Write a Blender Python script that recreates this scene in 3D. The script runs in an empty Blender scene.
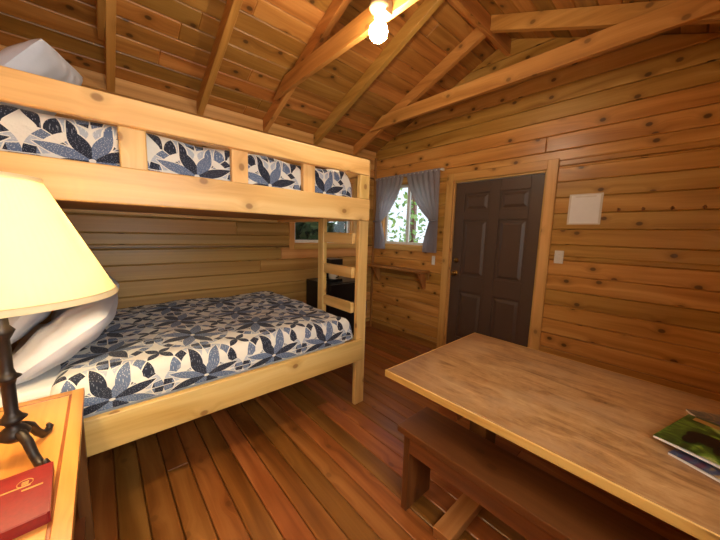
import bpy, math, random
from mathutils import Matrix, Vector
random.seed(7)
D=bpy.data
COL=bpy.context.scene.collection
bpy.context.scene.view_settings.view_transform='Standard'

# ------------------------------------------------------------------ node helpers
class S:
    def __init__(s,nt,sock): s.nt=nt; s.o=sock
    def m(s,op,b=None,c=None,clamp=False):
        n=s.nt.nodes.new('ShaderNodeMath'); n.operation=op; n.use_clamp=clamp
        s.nt.links.new(s.o,n.inputs[0])
        for i,v in ((1,b),(2,c)):
            if v is None: continue
            if isinstance(v,S): s.nt.links.new(v.o,n.inputs[i])
            else: n.inputs[i].default_value=v
        return S(s.nt,n.outputs[0])
    def __add__(a,b): return a.m('ADD',b)
    def __sub__(a,b): return a.m('SUBTRACT',b)
    def __mul__(a,b): return a.m('MULTIPLY',b)
    def __truediv__(a,b): return a.m('DIVIDE',b)
    def lt(a,b): return a.m('LESS_THAN',b)
    def gt(a,b): return a.m('GREATER_THAN',b)
def newmat(name):
    m=D.materials.new(name); m.use_nodes=True; nt=m.node_tree
    return m,nt,nt.nodes['Principled BSDF']
def link(nt,a,b):
    nt.links.new(a.o if isinstance(a,S) else a,b)
def uvsplit(nt):
    tc=nt.nodes.new('ShaderNodeTexCoord'); sp=nt.nodes.new('ShaderNodeSeparateXYZ')
    nt.links.new(tc.outputs['UV'],sp.inputs[0]); return S(nt,sp.outputs[0]),S(nt,sp.outputs[1])
def comb(nt,x,y,z=0.0):
    c=nt.nodes.new('ShaderNodeCombineXYZ')
    for i,v in enumerate((x,y,z)):
        if isinstance(v,S): nt.links.new(v.o,c.inputs[i])
        else: c.inputs[i].default_value=v
    return S(nt,c.outputs[0])
def noise(nt,vec,scale,detail=3,rough=.5,dist=0):
    n=nt.nodes.new('ShaderNodeTexNoise'); n.inputs['Scale'].default_value=scale
    n.inputs['Detail'].default_value=detail; n.inputs['Roughness'].default_value=rough
    n.inputs['Distortion'].default_value=dist
    if vec is not None: nt.links.new(vec.o,n.inputs['Vector'])
    return S(nt,n.outputs[0])
def maprange(nt,s,a,b,c=0.,d=1.):
    n=nt.nodes.new('ShaderNodeMapRange'); n.interpolation_type='SMOOTHSTEP'
    nt.links.new(s.o,n.inputs[0])
    for i,v in enumerate((a,b,c,d)): n.inputs[i+1].default_value=v
    return S(nt,n.outputs[0])
def ramp(nt,s,stops):
    n=nt.nodes.new('ShaderNodeValToRGB'); cr=n.color_ramp
    while len(cr.elements)<len(stops): cr.elements.new(.5)
    for e,(p,c) in zip(cr.elements,stops): e.position=p; e.color=(*c,1)
    nt.links.new(s.o,n.inputs[0]); return S(nt,n.outputs[0])
def mixc(nt,f,a,b):
    n=nt.nodes.new('ShaderNodeMix'); n.data_type='RGBA'
    if isinstance(f,S): nt.links.new(f.o,n.inputs[0])
    else: n.inputs[0].default_value=f
    for i,v in ((6,a),(7,b)):
        if isinstance(v,S): nt.links.new(v.o,n.inputs[i])
        else: n.inputs[i].default_value=(*v,1)
    return S(nt,n.outputs[2])
def bump(nt,h,strength,dist,bsdf):
    b=nt.nodes.new('ShaderNodeBump'); b.inputs['Strength'].default_value=strength; b.inputs['Distance'].default_value=dist
    nt.links.new(h.o,b.inputs['Height']); nt.links.new(b.outputs[0],bsdf.inputs['Normal'])

def srgb(r,g,b):
    f=lambda c:(c/255/12.92) if c/255<=.04045 else ((c/255+.055)/1.055)**2.4
    return (f(r),f(g),f(b))

def wood(name,dark,mid,light,rough=.4,knot=1.0,tint=.35,knotcol=None,coat=0.0,kscale=3.2,bumpy=.1):
    m,nt,b=newmat(name)
    u,v=uvsplit(nt)
    vo=nt.nodes.new('ShaderNodeTexVoronoi'); vo.voronoi_dimensions='2D'; vo.inputs['Scale'].default_value=kscale
    link(nt,comb(nt,u*.8,v*1.05),vo.inputs['Vector'])
    d=S(nt,vo.outputs['Distance'])*(3.2/kscale)
    halo=maprange(nt,d,.02,.25,1,0)
    vd=v+halo*.03
    n0=noise(nt,comb(nt,u*.5,v*2),1.3,2)
    g1=noise(nt,comb(nt,u*.8,vd*13+n0*3),1.0,3,.5,.5)
    g2=noise(nt,comb(nt,u*2.5,vd*80),1.0,2,.5,.2)
    n3=noise(nt,comb(nt,u*.9,v*1.5),1.6,2)
    fac=g1*.62+g2*.13+n3*.25
    col=ramp(nt,fac,[(.33,dark),(.5,mid),(.66,light)])
    at=nt.nodes.new('ShaderNodeAttribute'); at.attribute_name='tint'
    t=S(nt,at.outputs['Fac'])
    hs=nt.nodes.new('ShaderNodeHueSaturation'); link(nt,col,hs.inputs['Color'])
    link(nt,(t-.5)*tint+1.0,hs.inputs['Value']); link(nt,(t-.5)*(-.02)+.5,hs.inputs['Hue'])
    col=S(nt,hs.outputs[0])
    if knot>0:
        kc=knotcol or tuple(c*.25 for c in dark)
        col=mixc(nt,maprange(nt,d,.05,.17,.42*knot,0),col,tuple(c*.75 for c in dark))
        col=mixc(nt,maprange(nt,d,.035,.065,.85*knot,0),col,kc)
    link(nt,col,b.inputs['Base Color'])
    link(nt,g1*.2+(rough-.1),b.inputs['Roughness'])
    b.inputs['Coat Weight'].default_value=coat; b.inputs['Coat Roughness'].default_value=.25
    if bumpy: bump(nt,g2,bumpy,.003,b)
    return m
def plain(name,col,rough=.5,metal=0,**kw):
    m,nt,b=newmat(name); 
    tc=nt.nodes.new('ShaderNodeTexCoord')
    n=noise(nt,S(nt,tc.outputs['Object']),kw.pop('ns',40),3)
    k=kw.pop('var',.12)
    c=mixc(nt,n,tuple(x*(1-k) for x in col),tuple(min(1,x*(1+k)) for x in col))
    link(nt,c,b.inputs['Base Color']); b.inputs['Roughness'].default_value=rough; b.inputs['Metallic'].default_value=metal
    for a,v in kw.items(): b.inputs[a.replace('_',' ')].default_value=v
    return m
def emis(name,col,st):
    m,nt,b=newmat(name); b.inputs['Base Color'].default_value=(*col,1)
    b.inputs['Emission Color'].default_value=(*col,1); b.inputs['Emission Strength'].default_value=st; return m

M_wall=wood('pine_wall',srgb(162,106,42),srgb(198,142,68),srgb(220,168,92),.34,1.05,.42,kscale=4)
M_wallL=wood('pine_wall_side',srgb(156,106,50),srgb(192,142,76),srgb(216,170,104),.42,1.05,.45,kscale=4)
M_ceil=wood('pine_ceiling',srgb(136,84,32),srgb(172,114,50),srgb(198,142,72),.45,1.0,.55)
M_beam=wood('beam_wood',srgb(154,98,38),srgb(192,134,62),srgb(214,158,84),.5,.7,.3)
M_trim=wood('trim_wood',srgb(182,126,60),srgb(210,160,86),srgb(228,180,108),.4,.6,.2)
M_bed=wood('bed_pine',srgb(204,154,84),srgb(228,184,114),srgb(240,204,138),.42,.8,.16,knotcol=srgb(130,80,36))
M_floor=wood('floor_wood',srgb(108,58,22),srgb(148,88,38),srgb(176,114,56),.34,.35,.5,coat=.18)
M_bench=wood('bench_wood',srgb(74,38,15),srgb(104,58,26),srgb(128,78,38),.36,.4,.3,coat=.15)
M_night=wood('nightstand_wood',srgb(180,114,46),srgb(210,148,68),srgb(226,170,88),.32,.2,.2,coat=.25)
M_inlay=wood('inlay_wood',srgb(110,60,20),srgb(140,80,30),srgb(160,96,42),.35,0,.1)
M_shelf=wood('shelf_wood',srgb(130,80,34),srgb(166,110,52),srgb(188,134,72),.45,.4,.2)

def m_table():
    m,nt,b=newmat('worn_plywood'); u,v=uvsplit(nt)
    n1=noise(nt,comb(nt,u*1.6,v*6),2.2,6,.65,1.0)
    n2=noise(nt,comb(nt,u*1.0,v*1.4),2.5,5,.65,.6)
    n3=noise(nt,comb(nt,u*1.0,v*30),3,2,.5,.2)
    n4=noise(nt,comb(nt,u*.7,v),16,5,.75,1.5)
    col=ramp(nt,n1*.6+n3*.15+n4*.25,[(.36,srgb(126,84,46)),(.5,srgb(176,130,80)),(.64,srgb(202,160,108))])
    col=mixc(nt,maprange(nt,n2,.45,.62,0,.5),col,srgb(188,152,112))
    tc=nt.nodes.new('ShaderNodeTexCoord'); sp=nt.nodes.new('ShaderNodeSeparateXYZ'); nt.links.new(tc.outputs['Generated'],sp.inputs[0])
    gx,gy=S(nt,sp.outputs[0]),S(nt,sp.outputs[1])
    e=((gx-.5).m('ABSOLUTE')*2.0).m('POWER',5)+((gy-.5).m('ABSOLUTE')*2.0).m('POWER',5)
    col=mixc(nt,maprange(nt,e+(n2-.5)*.5,.15,1.1,0,.5),col,srgb(126,80,40))
    link(nt,col,b.inputs['Base Color']); link(nt,n2*.4+.2,b.inputs['Roughness'])
    bump(nt,n1,.08,.003,b); return m
M_table=m_table()

def m_quilt():
    m,nt,b=newmat('quilt_fabric'); u,v=uvsplit(nt)
    c=.40
    def cell(u,v):
        fx=(u/c).m('FRACT')-.5; fy=(v/c).m('FRACT')-.5
        r=(fx*fx+fy*fy).m('SQRT'); th=fy.m('ARCTAN2',fx)+math.pi
        return r,th
    vo=nt.nodes.new('ShaderNodeTexVoronoi'); vo.voronoi_dimensions='2D'; vo.inputs['Scale'].default_value=110
    link(nt,comb(nt,u,v),vo.inputs['Vector']); sp=S(nt,vo.outputs['Distance']).lt(.16)
    navy=mixc(nt,sp,srgb(32,38,56),srgb(120,126,140))
    slate=mixc(nt,sp,srgb(98,114,144),srgb(190,196,204))
    pale=mixc(nt,sp,srgb(176,184,196),srgb(214,218,222))
    cream=srgb(230,226,216)
    r,th=cell(u,v); q,tq=cell(u+c/2,v+c/2)
    col=mixc(nt,r.lt(9),cream,cream)
    # interlocking wedding-ring bands: circles of radius .5 on both lattices
    rs=math.pi/12
    for rr,tt in ((q,tq),(r,th)):
        band=(rr-.455).m('ABSOLUTE').lt(.047)
        w3=((tt/rs).m('FLOOR')/3.0).m('FRACT')
        gap=((tt/rs).m('FRACT')-.5).m('ABSOLUTE').lt(.45)
        col=mixc(nt,band,col,cream)
        col=mixc(nt,band*gap,col,pale)
        col=mixc(nt,band*w3.lt(.2)*gap,col,slate)
        col=mixc(nt,band*w3.gt(.5)*gap,col,navy)
    # eight-petal star in each ring
    seg=math.pi/4; R=.47
    lat=((th/seg).m('FRACT')-.5).m('ABSOLUTE')*seg*r
    wd=(r*(math.pi/R)).m('SINE')*.078
    petal=lat.lt(wd)*r.lt(R)
    edge=lat.lt(wd+.014)*r.lt(R)
    idx=(((th/seg).m('FLOOR'))*.5).m('FRACT').gt(.25)
    col=mixc(nt,edge,col,cream)
    col=mixc(nt,petal,col,mixc(nt,idx,navy,slate))
    s4=math.pi/2
    l4=((tq/s4).m('FRACT')-.5).m('ABSOLUTE')*s4*q
    col=mixc(nt,l4.lt((q*(math.pi/.20)).m('SINE')*.05)*q.lt(.20),col,navy)
    col=mixc(nt,r.lt(.03),col,cream)
    link(nt,col,b.inputs['Base Color']); b.inputs['Roughness'].default_value=.9
    b.inputs['Sheen Weight'].default_value=.1
    w=noise(nt,comb(nt,u,v),20,3); bump(nt,w,.6,.015,b); return m
M_quilt=m_quilt()
def fabric(name,col,trans=0.0,emit=0):
    m,nt,b=newmat(name); tc=nt.nodes.new('ShaderNodeTexCoord')
    n=noise(nt,S(nt,tc.outputs['Object']),9,4)
    c=mixc(nt,n,tuple(x*.9 for x in col),tuple(min(1,x*1.06) for x in col))
    link(nt,c,b.inputs['Base Color']); b.inputs['Roughness'].default_value=.95
    w=noise(nt,S(nt,tc.outputs['Object']),14,4); bump(nt,w,.4,.012,b)
    if trans:
        t=nt.nodes.new('ShaderNodeBsdfTranslucent'); link(nt,c,t.inputs[0])
        mx=nt.nodes.new('ShaderNodeMixShader'); mx.inputs[0].default_value=trans
        nt.links.new(b.outputs[0],mx.inputs[1]); nt.links.new(t.outputs[0],mx.inputs[2])
        nt.links.new(mx.outputs[0],nt.nodes['Material Output'].inputs[0])
    return m
M_pillow=fabric('pillow_cotton',srgb(206,210,222))
M_sheet=fabric('sheet_cotton',srgb(234,232,228))
M_curtain=fabric('curtain_cloth',srgb(172,166,172),.45)
M_shade=fabric('lampshade_linen',srgb(242,230,196),.42)
M_door=plain('door_paint',srgb(84,66,54),.42,ns=6,var=.1)
M_white=plain('white_plastic',srgb(225,220,208),.4)
M_vinyl=plain('window_vinyl',srgb(220,220,215),.4)
M_black=plain('black_plastic',srgb(24,24,26),.3)
M_iron=plain('lamp_bronze',srgb(50,42,38),.42,.6,ns=60,var=.4)
M_steel=plain('steel',srgb(190,190,190),.25,1)
M_brass=plain('brass_hardware',srgb(170,130,70),.3,1)
M_porc=plain('porcelain',srgb(190,165,125),.3)
M_red=plain('red_leather',srgb(122,16,18),.4,ns=120,var=.25)
M_gold=plain('gold_foil',srgb(200,160,90),.4,.5)
M_paper=plain('paper_white',srgb(240,238,232),.5,var=.03)
M_plastic=plain('sheet_protector',srgb(222,214,198),.15,var=.03)
M_darkmetal=plain('hook_metal',srgb(130,84,40),.5,.1)
M_bulb=emis('bulb_glow',(1,.84,.60),225)
M_ground=plain('forest_ground',srgb(70,80,40),.9,ns=3,var=.4)
M_bark=plain('bark',srgb(140,90,70),.9,ns=12,var=.4)
def m_leaf(name,a,b_,c_):
    m,nt,b=newmat(name); at=nt.nodes.new('ShaderNodeAttribute'); at.attribute_name='tint'
    c=ramp(nt,S(nt,at.outputs['Fac']),[(0,a),(.5,b_),(1,c_)])
    link(nt,c,b.inputs['Base Color']); t=nt.nodes.new('ShaderNodeBsdfTranslucent'); link(nt,c,t.inputs[0])
    mx=nt.nodes.new('ShaderNodeMixShader'); mx.inputs[0].default_value=.5
    nt.links.new(b.outputs[0],mx.inputs[1]); nt.links.new(t.outputs[0],mx.inputs[2]); nt.links.new(mx.outputs[0],nt.nodes['Material Output'].inputs[0]); return m
M_leaf=m_leaf('leaf',srgb(80,130,46),srgb(140,190,80),srgb(215,238,150))
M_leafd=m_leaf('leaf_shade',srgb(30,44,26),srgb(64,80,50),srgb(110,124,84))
def m_glass():
    m,nt,b=newmat('window_glass'); t=nt.nodes.new('ShaderNodeBsdfTransparent'); t.inputs[0].default_value=(.93,.95,.95,1)
    g=nt.nodes.new('ShaderNodeBsdfGlossy'); g.inputs['Roughness'].default_value=.03
    mx=nt.nodes.new('ShaderNodeMixShader'); mx.inputs[0].default_value=.06
    nt.links.new(t.outputs[0],mx.inputs[1]); nt.links.new(g.outputs[0],mx.inputs[2]); nt.links.new(mx.outputs[0],nt.nodes['Material Output'].inputs[0]); return m
M_glass=m_glass()
def m_cover(name,seedcols):
    m,nt,b=newmat(name); u,v=uvsplit(nt)
    n=noise(nt,comb(nt,u,v),14,5,.6,1)
    c=ramp(nt,n,[(.3,seedcols[0]),(.48,seedcols[1]),(.6,seedcols[2]),(.75,seedcols[3])])
    link(nt,c,b.inputs['Base Color']); b.inputs['Roughness'].default_value=.3; return m
M_mag1=m_cover('magazine_cover',[srgb(16,18,14),srgb(60,84,30),srgb(120,150,50),srgb(200,200,130)])
M_mag2=m_cover('brochure_cover',[srgb(40,60,80),srgb(120,110,90),srgb(190,150,110),srgb(230,220,200)])
M_mag3=m_cover('leaflet_cover',[srgb(120,40,30),srgb(60,80,110),srgb(190,150,80),srgb(220,210,190)])
M_bear=plain('cover_print_dark',srgb(22,20,18),.3)

# ------------------------------------------------------------------ mesh builder
class B:
    def __init__(s): s.v=[];s.f=[];s.uv=[];s.mi=[];s.t=[];s.mats=[];s.sm=[]
    def mat(s,m):
        if m not in s.mats: s.mats.append(m)
        return s.mats.index(m)
    def add(s,verts,faces,uvs,m,tint=None,smooth=False,M=None):
        o=len(s.v); k=s.mat(m); tint=random.random() if tint is None else tint
        s.v+= [tuple((M@Vector(p)) if M is not None else p) for p in verts]
        for f,u in zip(faces,uvs):
            s.f.append([i+o for i in f]); s.uv.append(u); s.mi.append(k); s.t.append(tint); s.sm.append(smooth)
    def hexa(s,P,m,g=0,M=None,tint=None):
        F=[(0,3,2,1),(4,5,6,7),(0,1,5,4),(1,2,6,5),(2,3,7,6),(3,0,4,7)]
        N=[2,2,1,0,1,0]; ro=(random.uniform(0,40),random.uniform(0,40)); U=[]
        for f,n in zip(F,N):
            if n==g: a,b=[i for i in range(3) if i!=g]; sc=1
            else: a=g; b=[i for i in range(3) if i not in(g,n)][0]
            U.append([(P[i][a]+ro[0],P[i][b]+ro[1]+n*.37) for i in f])
        s.add(P,F,U,m,tint,False,M)
    def box(s,lo,hi,m,g=None,M=None,tint=None):
        if g is None: e=[hi[i]-lo[i] for i in range(3)]; g=e.index(max(e))
        x0,y0,z0=lo;x1,y1,z1=hi
        s.hexa([(x0,y0,z0),(x1,y0,z0),(x1,y1,z0),(x0,y1,z0),(x0,y0,z1),(x1,y0,z1),(x1,y1,z1),(x0,y1,z1)],m,g,M,tint)
    def tube(s,pts,r,m,n=12,M=None,cap=True):
        pts=[Vector(p) for p in pts]; r=r if isinstance(r,(list,tuple)) else [r]*len(pts)
        V=[];F=[];U=[]; up=None
        for i,p in enumerate(pts):
            t=(pts[min(i+1,len(pts)-1)]-pts[max(i-1,0)]).normalized()
            if up is None: up=t.orthogonal().normalized()
            a=(up-t*up.dot(t)).normalized(); up=a; b=t.cross(a)
            for k in range(n):
                q=2*math.pi*k/n; V.append(tuple(p+(a*math.cos(q)+b*math.sin(q))*r[i]))
        for i in range(len(pts)-1):
            for k in range(n):
                k2=(k+1)%n; F.append((i*n+k,i*n+k2,(i+1)*n+k2,(i+1)*n+k)); U.append([(k/n,i*.1)]*4)
        if cap:
            F.append(tuple(range(n))[::-1]);U.append([(0,0)]*n)
            F.append(tuple((len(pts)-1)*n+k for k in range(n)));U.append([(0,0)]*n)
        s.add(V,F,U,m,None,True,M)
    def lathe(s,prof,m,c=(0,0,0),n=32,M=None,ripple=None):
        V=[];F=[];U=[]
        for i,(r,z) in enumerate(prof):
            for k in range(n):
                q=2*math.pi*k/n; rr=r*(1+(ripple(q) if ripple else 0)); V.append((c[0]+rr*math.cos(q),c[1]+rr*math.sin(q),c[2]+z))
        for i in range(len(prof)-1):
            for k in range(n):
                k2=(k+1)%n; F.append((i*n+k,i*n+k2,(i+1)*n+k2,(i+1)*n+k)); U.append([(k/n,i*.1)]*4)
        s.add(V,F,U,m,None,True,M)
    def grid(s,fn,nu,nv,m,M=None,uvf=None,tint=None):
        V=[];UVv=[];F=[];U=[]
        for j in range(nv+1):
            for i in range(nu+1):
                a,b=i/nu,j/nv; V.append(fn(a,b)); UVv.append(uvf(a,b) if uvf else (a,b))
        for j in range(nv):
            for i in range(nu):
                q=(j*(nu+1)+i,j*(nu+1)+i+1,(j+1)*(nu+1)+i+1,(j+1)*(nu+1)+i); F.append(q); U.append([UVv[k] for k in q])
        s.add(V,F,U,m,tint,True,M)
    def obj(s,name,parent=None,bevel=0,seg=1,M=None):
        me=D.meshes.new(name); me.from_pydata(s.v,[],s.f)
        for m in s.mats: me.materials.append(m)
        ul=me.uv_layers.new(name='UVMap'); i=0
        for u in s.uv:
            for c in u: ul.data[i].uv=c; i+=1
        me.polygons.foreach_set('material_index',s.mi); me.polygons.foreach_set('use_smooth',s.sm)
        at=me.attributes.new('tint','FLOAT','FACE'); at.data.foreach_set('value',s.t)
        me.update(); ob=D.objects.new(name,me); COL.objects.link(ob)
        if parent: ob.parent=parent
        if M is not None: ob.matrix_world=M
        if bevel:
            md=ob.modifiers.new('bevel','BEVEL'); md.width=bevel; md.segments=seg; md.limit_method='ANGLE'; md.angle_limit=math.radians(40)
        return ob
def empty(name,loc=(0,0,0)):
    e=D.objects.new(name,None); COL.objects.link(e); return e

# ------------------------------------------------------------------ room constants
XL,XR,YB,YG=-3.15,.41,-.49,3.07
RX,RZ,PM=-1.37,3.32,.41
T=.10
def roof(x): return RZ-PM*abs(x-RX)
BH=.137; GP=.0035

def boards_wall(name,along,plane,out,u0,u1,top,holes,mat):
    b=B(); ax=1-along
    def P(u,w,z): 
        p=[0,0,z]; p[along]=u; p[ax]=plane+out*w; return tuple(p)
    def piece(ua0,ua1,ub0,ub1,z0,z1,w0,w1,m,tint,):
        lo,hi=(w0,w1)
        pts=[P(ua0,lo,z0),P(ua1,lo,z0),P(ua1,hi,z0),P(ua0,hi,z0),P(ub0,lo,z1),P(ub1,lo,z1),P(ub1,hi,z1),P(ub0,hi,z1)]
        if (along==0)!=(out>0): pts=[pts[i] for i in (3,2,1,0,7,6,5,4)]
        b.hexa(pts,m,along,None,tint)
    zmax=max(top(u0+(u1-u0)*k/40) for k in range(41)); z=0
    while z<zmax-1e-4:
        z1=min(z+BH,zmax); tint=random.random()
        brk=sorted({z,z1,*[h[2] for h in holes if z<h[2]<z1],*[h[3] for h in holes if z<h[3]<z1]})
        for a,c in zip(brk,brk[1:]):
            hs=sorted([(h[0],h[1]) for h in holes if h[2]<(a+c)/2<h[3]])
            cur=u0; segs=[]
            for h in hs:
                if h[0]>cur: segs.append((cur,h[0]))
                cur=h[1]
            if cur<u1: segs.append((cur,u1))
            for s0,s1 in segs:
                def lim(zz):
                    if top is FLAT: return s0,s1
                    d=(RZ-zz)/PM; return max(s0,RX-d),min(s1,RX+d)
                a0,a1=lim(a); c0,c1=lim(c)
                if a1-a0<.01: continue
                if c1<c0: c0=c1=RX
                g=GP if (c==z1 and c-a>.02) else 0
                if abs(a0-c0)<1e-6 and abs(a1-c1)<1e-6 and s1-s0>2.2 and random.random()<.6:
                    q=random.uniform(s0+.6,s1-.6)
                    piece(s0,q-.001,s0,q-.001,a,c-g,0,.02,mat,tint); piece(q+.001,s1,q+.001,s1,a,c-g,0,.02,mat,random.random())
                else: piece(a0,a1,c0,c1,a,c-g,0,.02,mat,tint)
                piece(a0,a1,c0,c1,a,c,.02,T,mat,tint)
        z=z1
    return b.obj(name,bevel=.006)
FLAT=lambda u:roof(XL)
GAB=lambda u:roof(u)
WG=(-2.98,-2.12,1.27,2.10)
DO=(-1.865,-.925,0,2.035)
WL=(1.74,2.66,1.27,2.10)
WR=(-.25,.85,1.05,2.10)
boards_wall('wall_gable',0,YG,1,XL-T,XR+T,GAB,[WG,DO],M_wall)
boards_wall('wall_left',1,XL,-1,YB,YG,FLAT,[WL],M_wallL)
boards_wall('wall_right',1,XR,1,YB,YG,FLAT,[WR],M_wall)
boards_wall('wall_back',0,YB,-1,XL-T,XR+T,GAB,[],M_wall)

b=B(); y=YB-T
while y<YG+T-1e-4:
    y1=min(y+.115,YG+T)
    cuts=[XL-T]+sorted(random.uniform(XL+.4,XR-.4) for _ in range(random.choice([0,1,1])))+[XR+T]
    for a,c in zip(cuts,cuts[1:]): b.box((a,y,-.04),(c,y1-.004,0),M_floor,0)
    y=y1
b.box((XL-T,YB-T,-.06),(XR+T,YG+T,-.04),M_floor,0)
b.obj('floor',bevel=.004)
b=B()
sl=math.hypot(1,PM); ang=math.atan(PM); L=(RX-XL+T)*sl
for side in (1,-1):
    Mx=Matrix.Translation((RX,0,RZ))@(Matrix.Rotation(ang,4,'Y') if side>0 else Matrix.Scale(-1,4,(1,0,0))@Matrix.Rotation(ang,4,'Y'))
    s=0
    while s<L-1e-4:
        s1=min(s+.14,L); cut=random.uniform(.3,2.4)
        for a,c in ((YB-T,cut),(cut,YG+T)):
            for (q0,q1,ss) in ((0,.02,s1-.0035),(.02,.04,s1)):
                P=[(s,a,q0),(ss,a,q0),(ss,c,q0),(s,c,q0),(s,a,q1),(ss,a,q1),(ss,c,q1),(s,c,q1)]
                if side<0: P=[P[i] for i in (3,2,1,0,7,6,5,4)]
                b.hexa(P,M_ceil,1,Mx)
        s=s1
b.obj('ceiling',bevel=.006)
b=B(); b.box((RX-.02,YB,RZ-.155),(RX+.02,YG,RZ-.015),M_beam); b.obj('ridge_beam',bevel=.003)
RD=.115; RW=.026
for i,yy in enumerate([.14-.63,.14,.77,1.40,2.03,2.66]):
    b=B()
    if i==0: yy+=.03
    for sd in (1,-1):
        xe=XL+.002 if sd>0 else XR-.002; xi=RX-.021*sd
        z1,z2=roof(xe),roof(xi); k=RD*sl
        P=[(xe,yy-RW,z1-k),(xi,yy-RW,z2-k),(xi,yy+RW,z2-k),(xe,yy+RW,z1-k),(xe,yy-RW,z1-.002),(xi,yy-RW,z2-.002),(xi,yy+RW,z2-.002),(xe,yy+RW,z1-.002)]
        if sd<0: P=[P[i] for i in (1,0,3,2,5,4,7,6)]
        b.hexa(P,M_beam,0)
    b.obj('rafter',bevel=.003)
for yy in (.14,1.40,2.66):
    b=B(); z0,z1=2.675,2.81
    def xl(z): return (RZ-z)/PM-.03
    yb=yy-RW-.04
    P=[(RX-xl(z0+.04),yb,z0),(RX+xl(z0+.04),yb,z0),(RX+xl(z0+.04),yb+.038,z0),(RX-xl(z0+.04),yb+.038,z0),(RX-xl(z1),yb,z1),(RX+xl(z1),yb,z1),(RX+xl(z1),yb+.038,z1),(RX-xl(z1),yb+.038,z1)]
    b.hexa(P,M_beam,0); b.obj('collar_tie',bevel=.003)

b=B(); w=.085; x0,x1,_,zt=DO; yf=YG-.018
b.box((x0-w,yf,0),(x0,YG,zt+w),M_trim); b.box((x1,yf,0),(x1+w,YG,zt+w),M_trim); b.box((x0,yf,zt),(x1,YG,zt+w),M_trim)
b.box((x0,YG,0),(x0+.018,YG+T,zt),M_trim,2);b.box((x1-.018,YG,0),(x1,YG+T,zt),M_trim,2);b.box((x0+.018,YG,zt-.018),(x1-.018,YG+T,zt),M_trim,0)
b.obj('trim_1',bevel=.003)
b=B(); b.box((XL,YG-.014,0),(x0-w,YG,.09),M_shelf); b.box((x1+w,YG-.014,0),(XR,YG,.09),M_shelf); b.obj('baseboard_gable',bevel=.003)
b=B(); b.box((XL,YB,0),(XL+.014,YG-.02,.09),M_shelf); b.obj('baseboard_left',bevel=.003)
b=B(); b.box((XL,YG-.03,0.0),(XL+.03,YG,2.5),M_shelf); b.obj('trim_2',bevel=.003)

def window(name,along,plane,out,h,slider=True):
    b=B(); ax=1-along; u0,u1,z0,z1=h
    def bx(ua,ub,wa,wb,za,zb,m,g=None):
        lo=[0,0,za];hi=[0,0,zb]; lo[along],hi[along]=ua,ub
        a,c=plane+out*wa,plane+out*wb; lo[ax],hi[ax]=min(a,c),max(a,c); b.box(lo,hi,m,g)
    w=.06
    bx(u0-w,u0,-.016,0,z0-w,z1+w,M_trim);bx(u1,u1+w,-.016,0,z0-w,z1+w,M_trim)
    bx(u0,u1,-.016,0,z1,z1+w,M_trim);bx(u0,u1,-.02,0,z0-w,z0,M_trim)
    for a,c in((u0,u0+.015),(u1-.015,u1)): bx(a,c,0,T,z0,z1,M_trim)
    bx(u0+.015,u1-.015,0,T,z0,z0+.015,M_trim);bx(u0+.015,u1-.015,0,T,z1-.015,z1,M_trim)
    a,c,e,f=u0+.015,u1-.015,z0+.015,z1-.015; q=.035
    bx(a,a+q,.05,.08,e,f,M_vinyl);bx(c-q,c,.05,.08,e,f,M_vinyl);bx(a+q,c-q,.05,.08,e,e+q,M_vinyl);bx(a+q,c-q,.05,.08,f-q,f,M_vinyl)
    mid=(a+c)/2; bx(mid-.02,mid+.02,.045,.075,e+q,f-q,M_vinyl)
    bx(a+q,c-q,.062,.066,e+q,f-q,M_glass)
    b.obj(name,bevel=.002)
window('window_1',0,YG,1,WG); window('window_2',1,XL,-1,WL); window('added_window',1,XR,1,WR)  # right-wall window is unseen, added to let the fill light in

# door
b=B(); x0,x1=DO[0]+.02,DO[1]-.02; y0=YG+.025
b.box((x0,y0+.014,.012),(x1,y0+.04,2.012),M_door,2)
st=.115; W=x1-x0; pw=(W-3*st)/2
cols=[(x0+st,x0+st+pw),(x1-st-pw,x1-st)]
rz=[.012,.24,.79,.97,1.60,1.70,1.89,2.012]
b.box((x0,y0,.012),(x0+st,y0+.014,2.012),M_door,2);b.box((x1-st,y0,.012),(x1,y0+.014,2.012),M_door,2)
b.box((x0+st+pw,y0,.012),(x1-st-pw,y0+.014,2.012),M_door,2)
for za,zb in ((rz[0],rz[1]),(rz[2],rz[3]),(rz[4],rz[5]),(rz[6],rz[7])):
    for c in cols: b.box((c[0],y0,za),(c[1],y0+.014,zb),M_door,0)
for za,zb in ((rz[1],rz[2]),(rz[3],rz[4]),(rz[5],rz[6])):
    for c in cols:
        e=.022; f=.05
        Q=[(c[0]+e,y0+.014,za+e),(c[1]-e,y0+.014,za+e),(c[1]-e,y0+.014,zb-e),(c[0]+e,y0+.014,zb-e),(c[0]+f,y0+.002,za+f),(c[1]-f,y0+.002,za+f),(c[1]-f,y0+.002,zb-f),(c[0]+f,y0+.002,zb-f)]
        b.add(Q,[(4,5,6,7),(0,1,5,4),(1,2,6,5),(2,3,7,6),(3,0,4,7)],[[(0,0)]*4]*5,M_door)
kx=x0+.06
b.lathe([(.0,-.062),(.02,-.06),(.028,-.045),(.022,-.03),(.01,-.025),(.01,-.008),(.03,-.006),(.03,0)],M_brass,M=Matrix.Translation((kx,y0,.99))@Matrix.Rotation(-math.pi/2,4,'X'),n=20)
b.lathe([(0,-.02),(.02,-.02),(.025,-.004),(.028,0)],M_brass,M=Matrix.Translation((kx,y0,1.14))@Matrix.Rotation(-math.pi/2,4,'X'),n=20)
for hz in (.25,1.0,1.8): b.tube([(x1+.004,y0-.004,hz-.045),(x1+.004,y0-.004,hz+.045)],.007,M_brass,8)
b.obj('door_1',bevel=.003)

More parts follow.
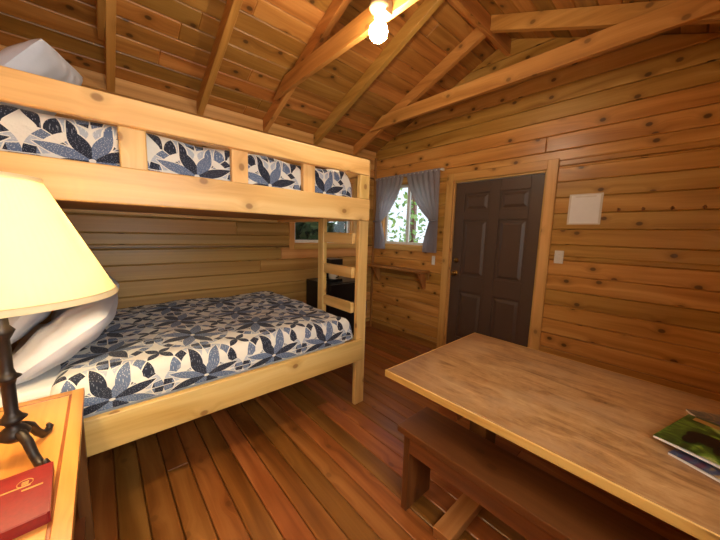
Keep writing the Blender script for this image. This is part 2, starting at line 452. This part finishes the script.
# curtains
def curtain(b,xo,sg):
    zt,zb=2.17,1.21; tie=.60
    def fn(s,t):
        if t<tie: k=t/tie; wd=.50*(1-k**1.3)+.11*k**1.3
        else: k=(t-tie)/(1-tie); wd=.11+.09*math.sin(k*math.pi/2)
        f=math.sin(2*math.pi*6*s+1.5*t)*(.012+.006*t)
        drop=.05*s*math.sin(min(t/tie,1)*math.pi)
        return (xo+sg*s*wd, YG-.055+f, zt+(zb-zt)*t-drop)
    b.grid(fn,72,40,M_curtain)
b=B(); curtain(b,-3.07,1); curtain(b,-2.02,-1)
def val(s,t): return (-3.07+1.05*s, YG-.062+.008*math.sin(2*math.pi*16*s), 2.20-.035*t-(.004*math.sin(2*math.pi*16*s)if t>.9 else 0))
b.grid(val,160,6,M_curtain)
b.tube([(-3.09,YG-.05,2.185),(-2.0,YG-.05,2.185)],.008,M_white,10)
for x in(-3.085,-2.005): b.box((x-.006,YG-.05,2.17),(x+.006,YG-.001,2.20),M_white)
for x in(-3.02,-2.07): b.tube([(x-.06,YG-.075,1.60),(x,YG-.09,1.59),(x+.06,YG-.075,1.60)],.012,M_curtain,8)
ob=b.obj('window_curtain')

b=B(); b.box((-3.11,YG-.20,.955),(-2.12,YG-.0,.98),M_shelf); b.box((-3.11,YG-.02,.87),(-2.12,YG-.0,.955),M_shelf)
for x in (-3.0,-2.2):
    P=[(x,YG-.04,.74),(x+.03,YG-.04,.74),(x+.03,YG-.0,.74),(x,YG-.0,.74),(x,YG-.17,.955),(x+.03,YG-.17,.955),(x+.03,YG-.0,.955),(x,YG-.0,.955)]
    b.hexa(P,M_shelf,2)
b.obj('wall_shelf',bevel=.003)
b=B(); b.box((-.735,YG-.004,1.545),(-.505,YG,1.80),M_plastic); b.box((-.72,YG-.006,1.555),(-.52,YG-.004,1.79),M_paper)
b.box((-.69,YG-.0105,1.77),(-.55,YG-.006,1.782),M_white); b.obj('wall_notice')
b=B(); b.box((-.80,YG-.007,1.20),(-.73,YG,1.315),M_white); b.box((-.775,YG-.012,1.235),(-.755,YG-.007,1.28),M_white); b.obj('light_switch',bevel=.002)
b=B(); b.box((-2.10,YG-.007,1.06),(-2.055,YG,1.17),M_white)
for z in(1.09,1.135): b.lathe([(0,-.003),(.014,-.003),(.015,0)],M_white,M=Matrix.Translation((-2.0775,YG-.007,z))@Matrix.Rotation(-math.pi/2,4,'X'),n=16)
b.obj('wall_outlet',bevel=.002)
for i,x in enumerate((-.40,-.26,-.11,.04)):
    b=B(); z=1.66
    b.lathe([(0,-.006),(.009,-.005),(.011,0)],M_darkmetal,M=Matrix.Translation((x,YG,z))@Matrix.Rotation(-math.pi/2,4,'X'),n=14)
    b.tube([(x,YG-.003,z),(x,YG-.03,z-.005),(x,YG-.04,z-.015),(x,YG-.045,z-.003),(x,YG-.047,z+.01)],[.004,.004,.004,.004,.005],M_darkmetal,8)
    b.obj('coat_hook')

# ------------------------------------------------------------------ bunk bed
bed=empty('bunk_bed')
FX=-1.70; BX=-3.13; Y0,Y1=-.46,1.55
def part(name,lo,hi,m=M_bed,g=None,bev=.006):
    b=B(); b.box(lo,hi,m,g); return b.obj(name,bed,bevel=bev,seg=2)
PW=.085
part('post_front_foot',(FX-.042,Y1-.045,0),(FX-.001,Y1+.05,1.97))
part('post_front_head',(FX-.042,Y0,0),(FX-.001,Y0+PW,1.97))
part('post_back_foot',(BX,Y1-PW,0),(BX+.08,Y1,.57)); part('post_back_head',(BX,Y0,0),(BX+.08,Y0+PW,.57))
part('lower_side_rail',(FX,Y0,.40),(FX+.038,Y1-.005,.57)); part('lower_back_rail',(BX+.08,Y0+PW,.40),(BX+.11,Y1-PW,.57))
part('lower_end_rail_foot',(BX+.08,Y1-.04,.40),(FX-.044,Y1,.57)); part('lower_end_rail_head',(BX+.08,Y0,.40),(FX-.044,Y0+.04,.57))
part('upper_side_rail',(FX,Y0,1.515),(FX+.038,Y1+.02,1.675)); part('upper_back_rail',(BX-.015,Y0,1.515),(BX+.025,Y1,1.675))
part('upper_end_rail_foot',(BX+.03,Y1-.04,1.515),(FX-.044,Y1,1.675)); part('upper_end_rail_head',(BX+.03,Y0,1.515),(FX-.044,Y0+.04,1.675))
part('guard_rail',(FX,Y0,1.85),(FX+.038,Y1+.01,1.965))
part('guard_end_rail',(BX+.0,Y1-.04,1.85),(FX-.044,Y1,1.965))
for n,(a,c) in enumerate(((-.37,-.29),(.09,.19),(.565,.655),(1.01,1.10))):
    part('guard_block_%d'%(n+1),(FX-.038,a,1.52),(FX-.001,c,1.96),g=2)
part('guard_end_block',(FX-.0,Y1-PW,1.676),(FX+.036,Y1+.01,1.849),g=2)
part('lower_deck',(BX+.11,Y0+PW,.43),(FX-.05,Y1-PW,.45),M_shelf); part('upper_deck',(BX+.03,Y0+.045,1.54),(FX-.044,Y1-.045,1.56),M_shelf)
for n,x in enumerate((-2.215,)): part('ladder_stile_%d'%(n+1),(x,Y1-.085,.50),(x+.085,Y1-.045,1.84),g=2)
for n,z in enumerate((.78,1.065,1.335)): part('ladder_rung_%d'%(n+1),(-2.13,Y1-.08,z),(FX-.043,Y1-.045,z+.085),g=0)

def mattress(name,x0,x1,y0,y1,zb,zt,m,seed):
    random.seed(seed); ph=[random.uniform(0,6) for _ in range(6)]
    b=B(); R=.07; nx,ny=90,120
    def h(x,y):
        z=zt
        for e in (x-x0,x1-x,y-y0,y1-y):
            if e<R: z-= R*(1-math.sqrt(max(0,1-(1-e/R)**2)))
        z+= .006*math.sin(7*x+ph[0]+2*math.sin(3*y))+.006*math.sin(9*y+ph[1]+2*x)+.004*math.sin(17*x+11*y+ph[2])+.002*math.sin(41*x-23*y)
        return z
    def ease(a): return .5-.5*math.cos(math.pi*a)
    def fn(a,c):
        x=x0+(x1-x0)*ease(a); y=y0+(y1-y0)*ease(c); return (x,y,h(x,y))
    b.grid(fn,nx,ny,m,uvf=lambda a,c:(x0+(x1-x0)*ease(a)+5,y0+(y1-y0)*ease(c)+5))
    def side(fix,axis,out):
        def f(a,c):
            if axis==0: x=fix; y=y0+(y1-y0)*ease(a)
            else: y=fix; x=x0+(x1-x0)*ease(a)
            zt_=h(x,y); z=zt_+(zb-zt_)*c; bul=out*.008*math.sin(c*math.pi)*(1+.6*math.sin(23*(x+y)))
            return (x+bul,y,z) if axis==0 else (x,y+bul,z)
        H_=zt-zb
        def uf(a,c):
            if axis==0: return (fix+5+out*H_*c, y0+(y1-y0)*ease(a)+5)
            return (x0+(x1-x0)*ease(a)+5, fix+5+out*H_*c)
        b.grid(f,ny if axis==0 else nx,6,m,uvf=uf)
    side(x1,0,1);side(x0,0,-1);side(y1,1,1);side(y0,1,-1)
    return b
b=mattress('q',BX+.02,FX-.01,Y0+.26,Y1-.09,.575,.755,M_quilt,3)
b.obj('quilt_lower',bed)
b=B(); b.box((BX+.12,Y0+.05,.455),(FX-.055,Y1-.10,.72),M_sheet); b.obj('mattress_lower',bed,bevel=.04,seg=4)
b=mattress('q2',BX+.03,FX-.045,Y0+.09,Y1-.10,1.60,1.87,M_quilt,5)
b.obj('quilt_upper',bed)
b=B(); b.box((BX+.12,Y0+.095,1.562),(FX-.10,Y1-.11,1.62),M_sheet); b.obj('mattress_upper',bed,bevel=.02,seg=3)

def pillow(name,w,h,t,M,mat=M_pillow,seed=1):
    random.seed(seed); ph=[random.uniform(0,6) for _ in range(4)]
    b=B()
    for sg in (1,-1):
        def fn(a,c):
            u,v=2*a-1,2*c-1
            pin=1-.05*abs(v)**3*abs(u)-.03*(1-v*v)*abs(u)**4; pin2=1-.06*abs(u)**3*abs(v)-.04*(1-u*u)*abs(v)**4
            k=max(0,(1-abs(u)**2.4))**.5*max(0,(1-abs(v)**2.4))**.5
            wr=.07*math.sin(6*u+3*v+ph[0])*k+.05*math.sin(11*v-4*u+ph[1])*k+.04*math.sin(17*u+9*v+ph[2])
            return (u*w/2*pin,v*h/2*pin2,sg*t/2*k*(1+wr))
        b.grid(fn,40,32,mat)
    return b.obj(name,bed,M=M)
R=lambda a,ax:Matrix.Rotation(math.radians(a),4,ax)
def TR(x,y,z): return Matrix.Translation((x,y,z))
pillow('pillow_1',.66,.46,.17,TR(-2.08,-.14,.875)@R(-6,'Z')@R(36,'X'),seed=2)
pillow('pillow_2',.66,.46,.17,TR(-2.76,-.10,.89)@R(5,'Z')@R(45,'X'),seed=3)
pillow('pillow_3',.70,.50,.17,TR(-2.24,-.22,2.06)@R(-10,'Z')@R(10,'Y')@R(48,'X'),seed=4)
pillow('pillow_4',.66,.46,.15,TR(-2.30,-.27,1.01)@R(-2,'Z')@R(54,'X'),seed=5)

# ------------------------------------------------------------------ fridge + coffee maker
b=B(); x0,x1,y0,y1=-3.12,-2.60,1.90,2.40
for a in (x0+.05,x1-.07):
    for c in (y0+.04,y1-.04): b.lathe([(.018,0),(.018,.02)],M_black,(a,c,0),10)
b.box((x0,y0,.02),(x1-.05,y1,.84),M_black,2)
b.box((x1-.045,y0,.025),(x1,y1,.60),M_black,2); b.box((x1-.045,y0,.61),(x1,y1,.835),M_black,2)
b.tube([(x1,y1-.01,.40),(x1+.035,y1-.0,.42),(x1+.05,y1+.0,.51),(x1+.035,y1-.0,.60),(x1,y1-.01,.62)],.011,M_steel,10)
b.tube([(x1,y1-.03,.66),(x1+.035,y1-.03,.67),(x1+.035,y1-.03,.74),(x1,y1-.03,.76)],.009,M_steel,10)
b.obj('mini_fridge',bevel=.008,seg=2)
b=B(); cx,cy=-2.84,2.08; z=.84
b.box((cx-.10,cy-.09,z),(cx+.10,cy+.09,z+.03),M_black); b.box((cx-.10,cy-.09,z+.03),(cx-.03,cy+.09,z+.22),M_black,2); b.box((cx-.10,cy-.09,z+.20),(cx+.10,cy+.09,z+.27),M_black)
b.lathe([(.0,0),(.055,0),(.06,.04),(.055,.10),(.04,.125)],M_plastic,(cx+.035,cy,z+.032),20)
b.tube([(cx+.09,cy,z+.05),(cx+.13,cy,z+.06),(cx+.13,cy,z+.12),(cx+.085,cy,z+.13)],.007,M_black,8)
b.obj('coffee_maker',bevel=.008,seg=2)

# ------------------------------------------------------------------ night stand
NZ=.74; nx0,nx1,ny0,ny1=-1.63,-.70,-.475,-.085
b=B()
b.box((nx0,ny0,NZ-.028),(nx1,ny1,NZ-.002),M_night,0)
e=.035;k=.008
b.box((nx0+.001,ny0,NZ-.002),(nx1-.001,ny0+e,NZ),M_night,0);b.box((nx0+.001,ny1-e,NZ-.002),(nx1-.001,ny1,NZ),M_night,0)
b.box((nx0+.001,ny0+e,NZ-.002),(nx0+e,ny1-e,NZ),M_night,1);b.box((nx1-e,ny0+e,NZ-.002),(nx1-.001,ny1-e,NZ),M_night,1)
b.box((nx0+e,ny0+e,NZ-.002),(nx1-e,ny0+e+k,NZ),M_inlay,0);b.box((nx0+e,ny1-e-k,NZ-.002),(nx1-e,ny1-e,NZ),M_inlay,0)
b.box((nx0+e,ny0+e+k,NZ-.002),(nx0+e+k,ny1-e-k,NZ),M_inlay,1);b.box((nx1-e-k,ny0+e+k,NZ-.002),(nx1-e,ny1-e-k,NZ),M_inlay,1)
b.box((nx0+e+k,ny0+e+k,NZ-.002),(nx1-e-k,ny1-e-k,NZ),M_night,0)
b.box((nx0+.03,ny0+.02,NZ-.20),(nx1-.03,ny1-.02,NZ-.028),M_bench,0)
for a in (nx0+.02,nx1-.06):
    for c in (ny0+.01,ny1-.05): b.box((a,c,0),(a+.04,c+.04,NZ-.028),M_bench,2)
b.box((nx0+.06,ny0+.03,.18),(nx1-.06,ny1-.03,.20),M_bench,0)
b.obj('nightstand',bevel=.0012)

LX,LY=-1.22,-.215
lamp=empty('table_lamp')
b=B()
for q in (33,153,273):
    a=math.radians(q); c,s=math.cos(a),math.sin(a)
    prof=[(.012,.085),(.03,.088),(.055,.07),(.075,.035),(.095,.012),(.115,.012),(.125,.022),(.118,.032)]
    b.tube([(LX+r*c,LY+r*s,NZ+z) for r,z in prof],[.012,.013,.012,.011,.011,.011,.009,.006],M_iron,10)
b.lathe([(0,.06),(.016,.062),(.03,.075),(.034,.085),(.024,.10),(.014,.11),(.02,.12),(.03,.128),(.02,.137),(.014,.15),(.014,.23),(.018,.245),(.028,.252),(.018,.26),(.014,.275),(.014,.36),(.02,.372),(.026,.385),(.016,.40),(.014,.45),(.018,.455),(.018,.50),(0,.505)],M_iron,(LX,LY,NZ),24)
b.obj('lamp_base',lamp)
b=B()
def rp(q): return .002*math.sin(80*q)
SZ=1.215; SH=.325
def sr(z): return .25-(.25-.103)*(z/SH)
b.lathe([(sr(z),z) for z in (0,.08,.16,.24,SH)],M_shade,(LX,LY,SZ),320,ripple=rp)
b.lathe([(sr(z)-.003,z+.002) for z in (0,.08,.16,.24,SH-.003)][::-1],M_shade,(LX,LY,SZ),60)
b.lathe([(.251,-.003),(.253,.0),(.249,.012),(.246,.014),(.246,-.003),(.251,-.003)],M_shade,(LX,LY,SZ),60)
b.lathe([(.108,SH-.012),(.107,SH+.002),(.103,SH+.002),(.103,SH-.012)],M_shade,(LX,LY,SZ),60)
for q in range(3):
    a=q*2.094; b.tube([(LX,LY,SZ+SH-.03),(LX+.103*math.cos(a),LY+.103*math.sin(a),SZ+SH-.005)],.002,M_brass,6)
b.tube([(LX,LY,NZ+.505),(LX,LY,SZ+SH+.02)],.003,M_brass,6)
b.obj('lamp_shade',lamp)
l=D.lights.new('lamp_bulb','POINT'); l.energy=19; l.color=(1,.83,.54); l.shadow_soft_size=.04
lo=D.objects.new('lamp_bulb_light',l); lo.location=(LX+.0,LY,1.34); COL.objects.link(lo); lo.parent=lamp

b=B(); Mb=TR(-1.00,-.215,NZ)@R(3,'Z')
b.box((-.10,-.085,0),(.10,.085,.005),M_red,M=Mb); b.box((-.097,-.075,.005),(.094,.08,.022),M_paper,M=Mb); b.box((-.10,-.085,.022),(.10,.085,.028),M_red,M=Mb)
b.box((-.10,-.09,0.001),(.10,-.083,.027),M_red,M=Mb); b.box((-.10,.083,0.001),(.10,.088,.027),M_red,M=Mb); b.box((.098,-.083,0.001),(.103,.083,.027),M_red,M=Mb)
ring=[(.014*math.cos(i*math.pi/10)-.045,.014*math.sin(i*math.pi/10)+.04,.0285) for i in range(21)]
b.tube(ring,.0009,M_gold,6,M=Mb)
for i in range(3): b.box((-.051+i*.005,.034,.028),(-.048+i*.005,.046,.0287),M_gold,M=Mb)
b.box((-.02,.036,.028),(-.014,.072,.0285),M_gold,M=Mb); b.box((-.035,-.0,.028),(-.03,.05,.0285),M_gold,M=Mb)
b.obj('red_binder',bevel=.001)

# ------------------------------------------------------------------ table, bench, magazines
b=B(); tx0,tx1,ty0,ty1=-.915,.385,1.015,1.90; TZ=.76
b.box((tx0,ty0,TZ-.03),(tx1,ty1,TZ),M_table,0)
ed=M_trim
b.box((tx0-.008,ty0-.008,TZ-.034),(tx1,ty0-.0,TZ-.001),ed,0);b.box((tx0-.008,ty1,TZ-.034),(tx1,ty1+.008,TZ-.001),ed,0);b.box((tx0-.008,ty0,TZ-.034),(tx0,ty1,TZ-.001),ed,1)
for x in (-.66,.16):
    b.box((x,1.39,.05),(x+.09,1.51,TZ-.12),M_bench,2)
    b.box((x,1.10,0),(x+.09,1.80,.05),M_shelf,1); b.box((x,1.08,TZ-.12),(x+.09,1.82,TZ-.03),M_bench,1)
b.box((-.57,1.43,.22),(.16,1.47,.34),M_bench,0)
b.obj('dining_table',bevel=.003,seg=2)
bx0,bx1,by0,by1=-.885,.36,1.075,1.325
b=B()
b.box((bx0,by0-.0,.425),(bx1,by1,.46),M_bench,0)
for x in (bx0+.03,bx1-.12): b.box((x,by0+.02,0),(x+.035,by1-.02,.425),M_bench,2)
b.box((bx0+.066,by0+.02,.33),(bx1-.12,by0+.05,.424),M_bench,0)
bo=b.obj('bench',bevel=.004,seg=2)
def mag(name,w,h,t,M,mat,extra=None):
    b=B(); b.box((-w/2,-h/2,0),(w/2,h/2,t*.85),M_paper,M=None)
    def fn(a,c): return ((a-.5)*w*1.01,(c-.5)*h*1.01,t*.86+.004*math.sin(a*math.pi))
    b.grid(fn,10,2,mat,uvf=lambda a,c:(a*w,c*h))
    b.box((-w/2-.001,-h/2,0),(-w/2,h/2,t*.9),mat)
    if extra: extra(b,w,h,t)
    b.obj(name,M=M)
def bear(b,w,h,t):
    zt=t*.86+.0047
    def blob(cx,cy,rx,ry):
        n=20; V=[(cx,cy,zt)]+[(cx+rx*math.cos(6.2832*i/n),cy+ry*math.sin(6.2832*i/n),zt-.0002) for i in range(n)]
        b.add(V,[(0,1+i,1+(i+1)%n) for i in range(n)],[[(0,0)]*3]*n,M_bear)
    blob(-.01,-.02,.055,.04); blob(.035,.015,.03,.026); blob(-.045,-.06,.016,.035); blob(.02,-.06,.016,.032)
    b.box((-w*.4,h*.34,zt-.001),(w*.36,h*.44,zt),M_gold)
mag('magazine',.21,.28,.008,TR(.235,1.66,TZ)@R(-62,'Z'),M_mag2)
mag('magazine',.20,.27,.006,TR(.21,1.56,TZ+.0125)@R(-38,'Z'),M_mag3)
mag('magazine',.21,.28,.008,TR(.18,1.37,TZ+.001)@R(-24,'Z'),M_mag3)
mag('magazine',.21,.28,.008,TR(.13,1.42,TZ+.0235)@R(-16,'Z'),M_mag1,bear)

# ------------------------------------------------------------------ ceiling bulb
b=B(); ux,uy=-1.325,1.275
b.box((ux-.045,uy+.01,2.665),(ux+.045,uy+.06,2.735),M_porc)
b.lathe([(.0,.075),(.055,.072),(.058,.05),(.045,.035),(.03,.025),(.026,0),(.02,-.005)],M_porc,(ux,uy-.0,2.645),24)
b.obj('ceiling_lamp_socket')
b=B(); b.lathe([(0,.055),(.014,.055),(.016,.035),(.03,.02),(.048,0),(.054,-.024),(.048,-.05),(.030,-.068),(0,-.075)],M_bulb,(ux,uy,2.595),24)
bb=b.obj('light_bulb')

# ------------------------------------------------------------------ outside
b=B(); b.box((-16,-8,-.5),(8,16,-.42),M_ground); b.obj('ground')
random.seed(11)
def leafs(b,n,xr,yr,zr,sz,m):
    for _ in range(n):
        c=Vector((random.uniform(*xr),random.uniform(*yr),random.uniform(*zr))); s=random.uniform(*sz)
        a=Vector((random.gauss(0,1),random.gauss(0,1),random.gauss(0,1))).normalized(); d=a.orthogonal().normalized()
        o=[c-a*s,c+d*s*.5,c+a*s,c-d*s*.5]
        b.add([tuple(p) for p in o],[(0,1,2,3)],[[(0,0)]*4],m)
b=B(); leafs(b,3200,(-9,-1),(5.2,7.5),(-.4,4.5),(.04,.12),M_leaf)
for (x,y,r) in ((-5.2,7.8,.16),(-6.6,8.2,.2),(-4.3,8.6,.14)):
    b.tube([(x,y,-.45),(x+.05,y,2),(x,y+.05,6)],[r,r*.9,r*.6],M_bark,12)
b.obj('tree')
b=B(); leafs(b,5000,(-7.5,-5),(1.5,4.6),(-.4,3.6),(.10,.20),M_leafd)
for (x,y,r) in ((-8.3,3.2,.2),(-7.9,6.2,.18)):
    b.tube([(x,y,-.45),(x+.05,y,2),(x,y+.05,6)],[r,r*.9,r*.6],M_bark,12)
b.obj('tree')

# ------------------------------------------------------------------ lights, world, camera
w=D.worlds.new('World'); bpy.context.scene.world=w; w.use_nodes=True
bg=w.node_tree.nodes['Background']; bg.inputs[0].default_value=(.84,.92,1,1); bg.inputs[1].default_value=1.6
sun=D.lights.new('sun','SUN'); sun.energy=2.5; sun.angle=.05; so=D.objects.new('sun',sun); so.rotation_euler=(math.radians(-35),math.radians(20),0); COL.objects.link(so)
a=D.lights.new('fill_light','AREA'); a.shape='RECTANGLE'; a.size=1.1; a.size_y=1.05; a.energy=55; a.color=(1,.95,.87)  # added fill light, shining in from outside the right wall
ao=D.objects.new('fill_light',a); ao.location=(XR+T+.05,.30,1.57); ao.rotation_euler=(0,math.radians(90),0); COL.objects.link(ao)

cd=D.cameras.new('camera'); cd.sensor_width=36; cd.lens=36*292/720; cd.clip_start=.02
co=D.objects.new('camera',cd); COL.objects.link(co)
p,r,t,H=.1239,.0279,.8412,1.4164
Fh=Vector((-math.sin(t),math.cos(t),0)); Rr=Vector((math.cos(t),math.sin(t),0)); Z=Vector((0,0,1))
F=Fh*math.cos(p)-Z*math.sin(p); U=Fh*math.sin(p)+Z*math.cos(p)
cr,sr_=math.cos(r),math.sin(r); rt=Rr*cr+U*sr_; up=U*cr-Rr*sr_; bk=-F
co.matrix_world=Matrix(((rt.x,up.x,bk.x,0),(rt.y,up.y,bk.y,0),(rt.z,up.z,bk.z,H),(0,0,0,1)))
bpy.context.scene.camera=co
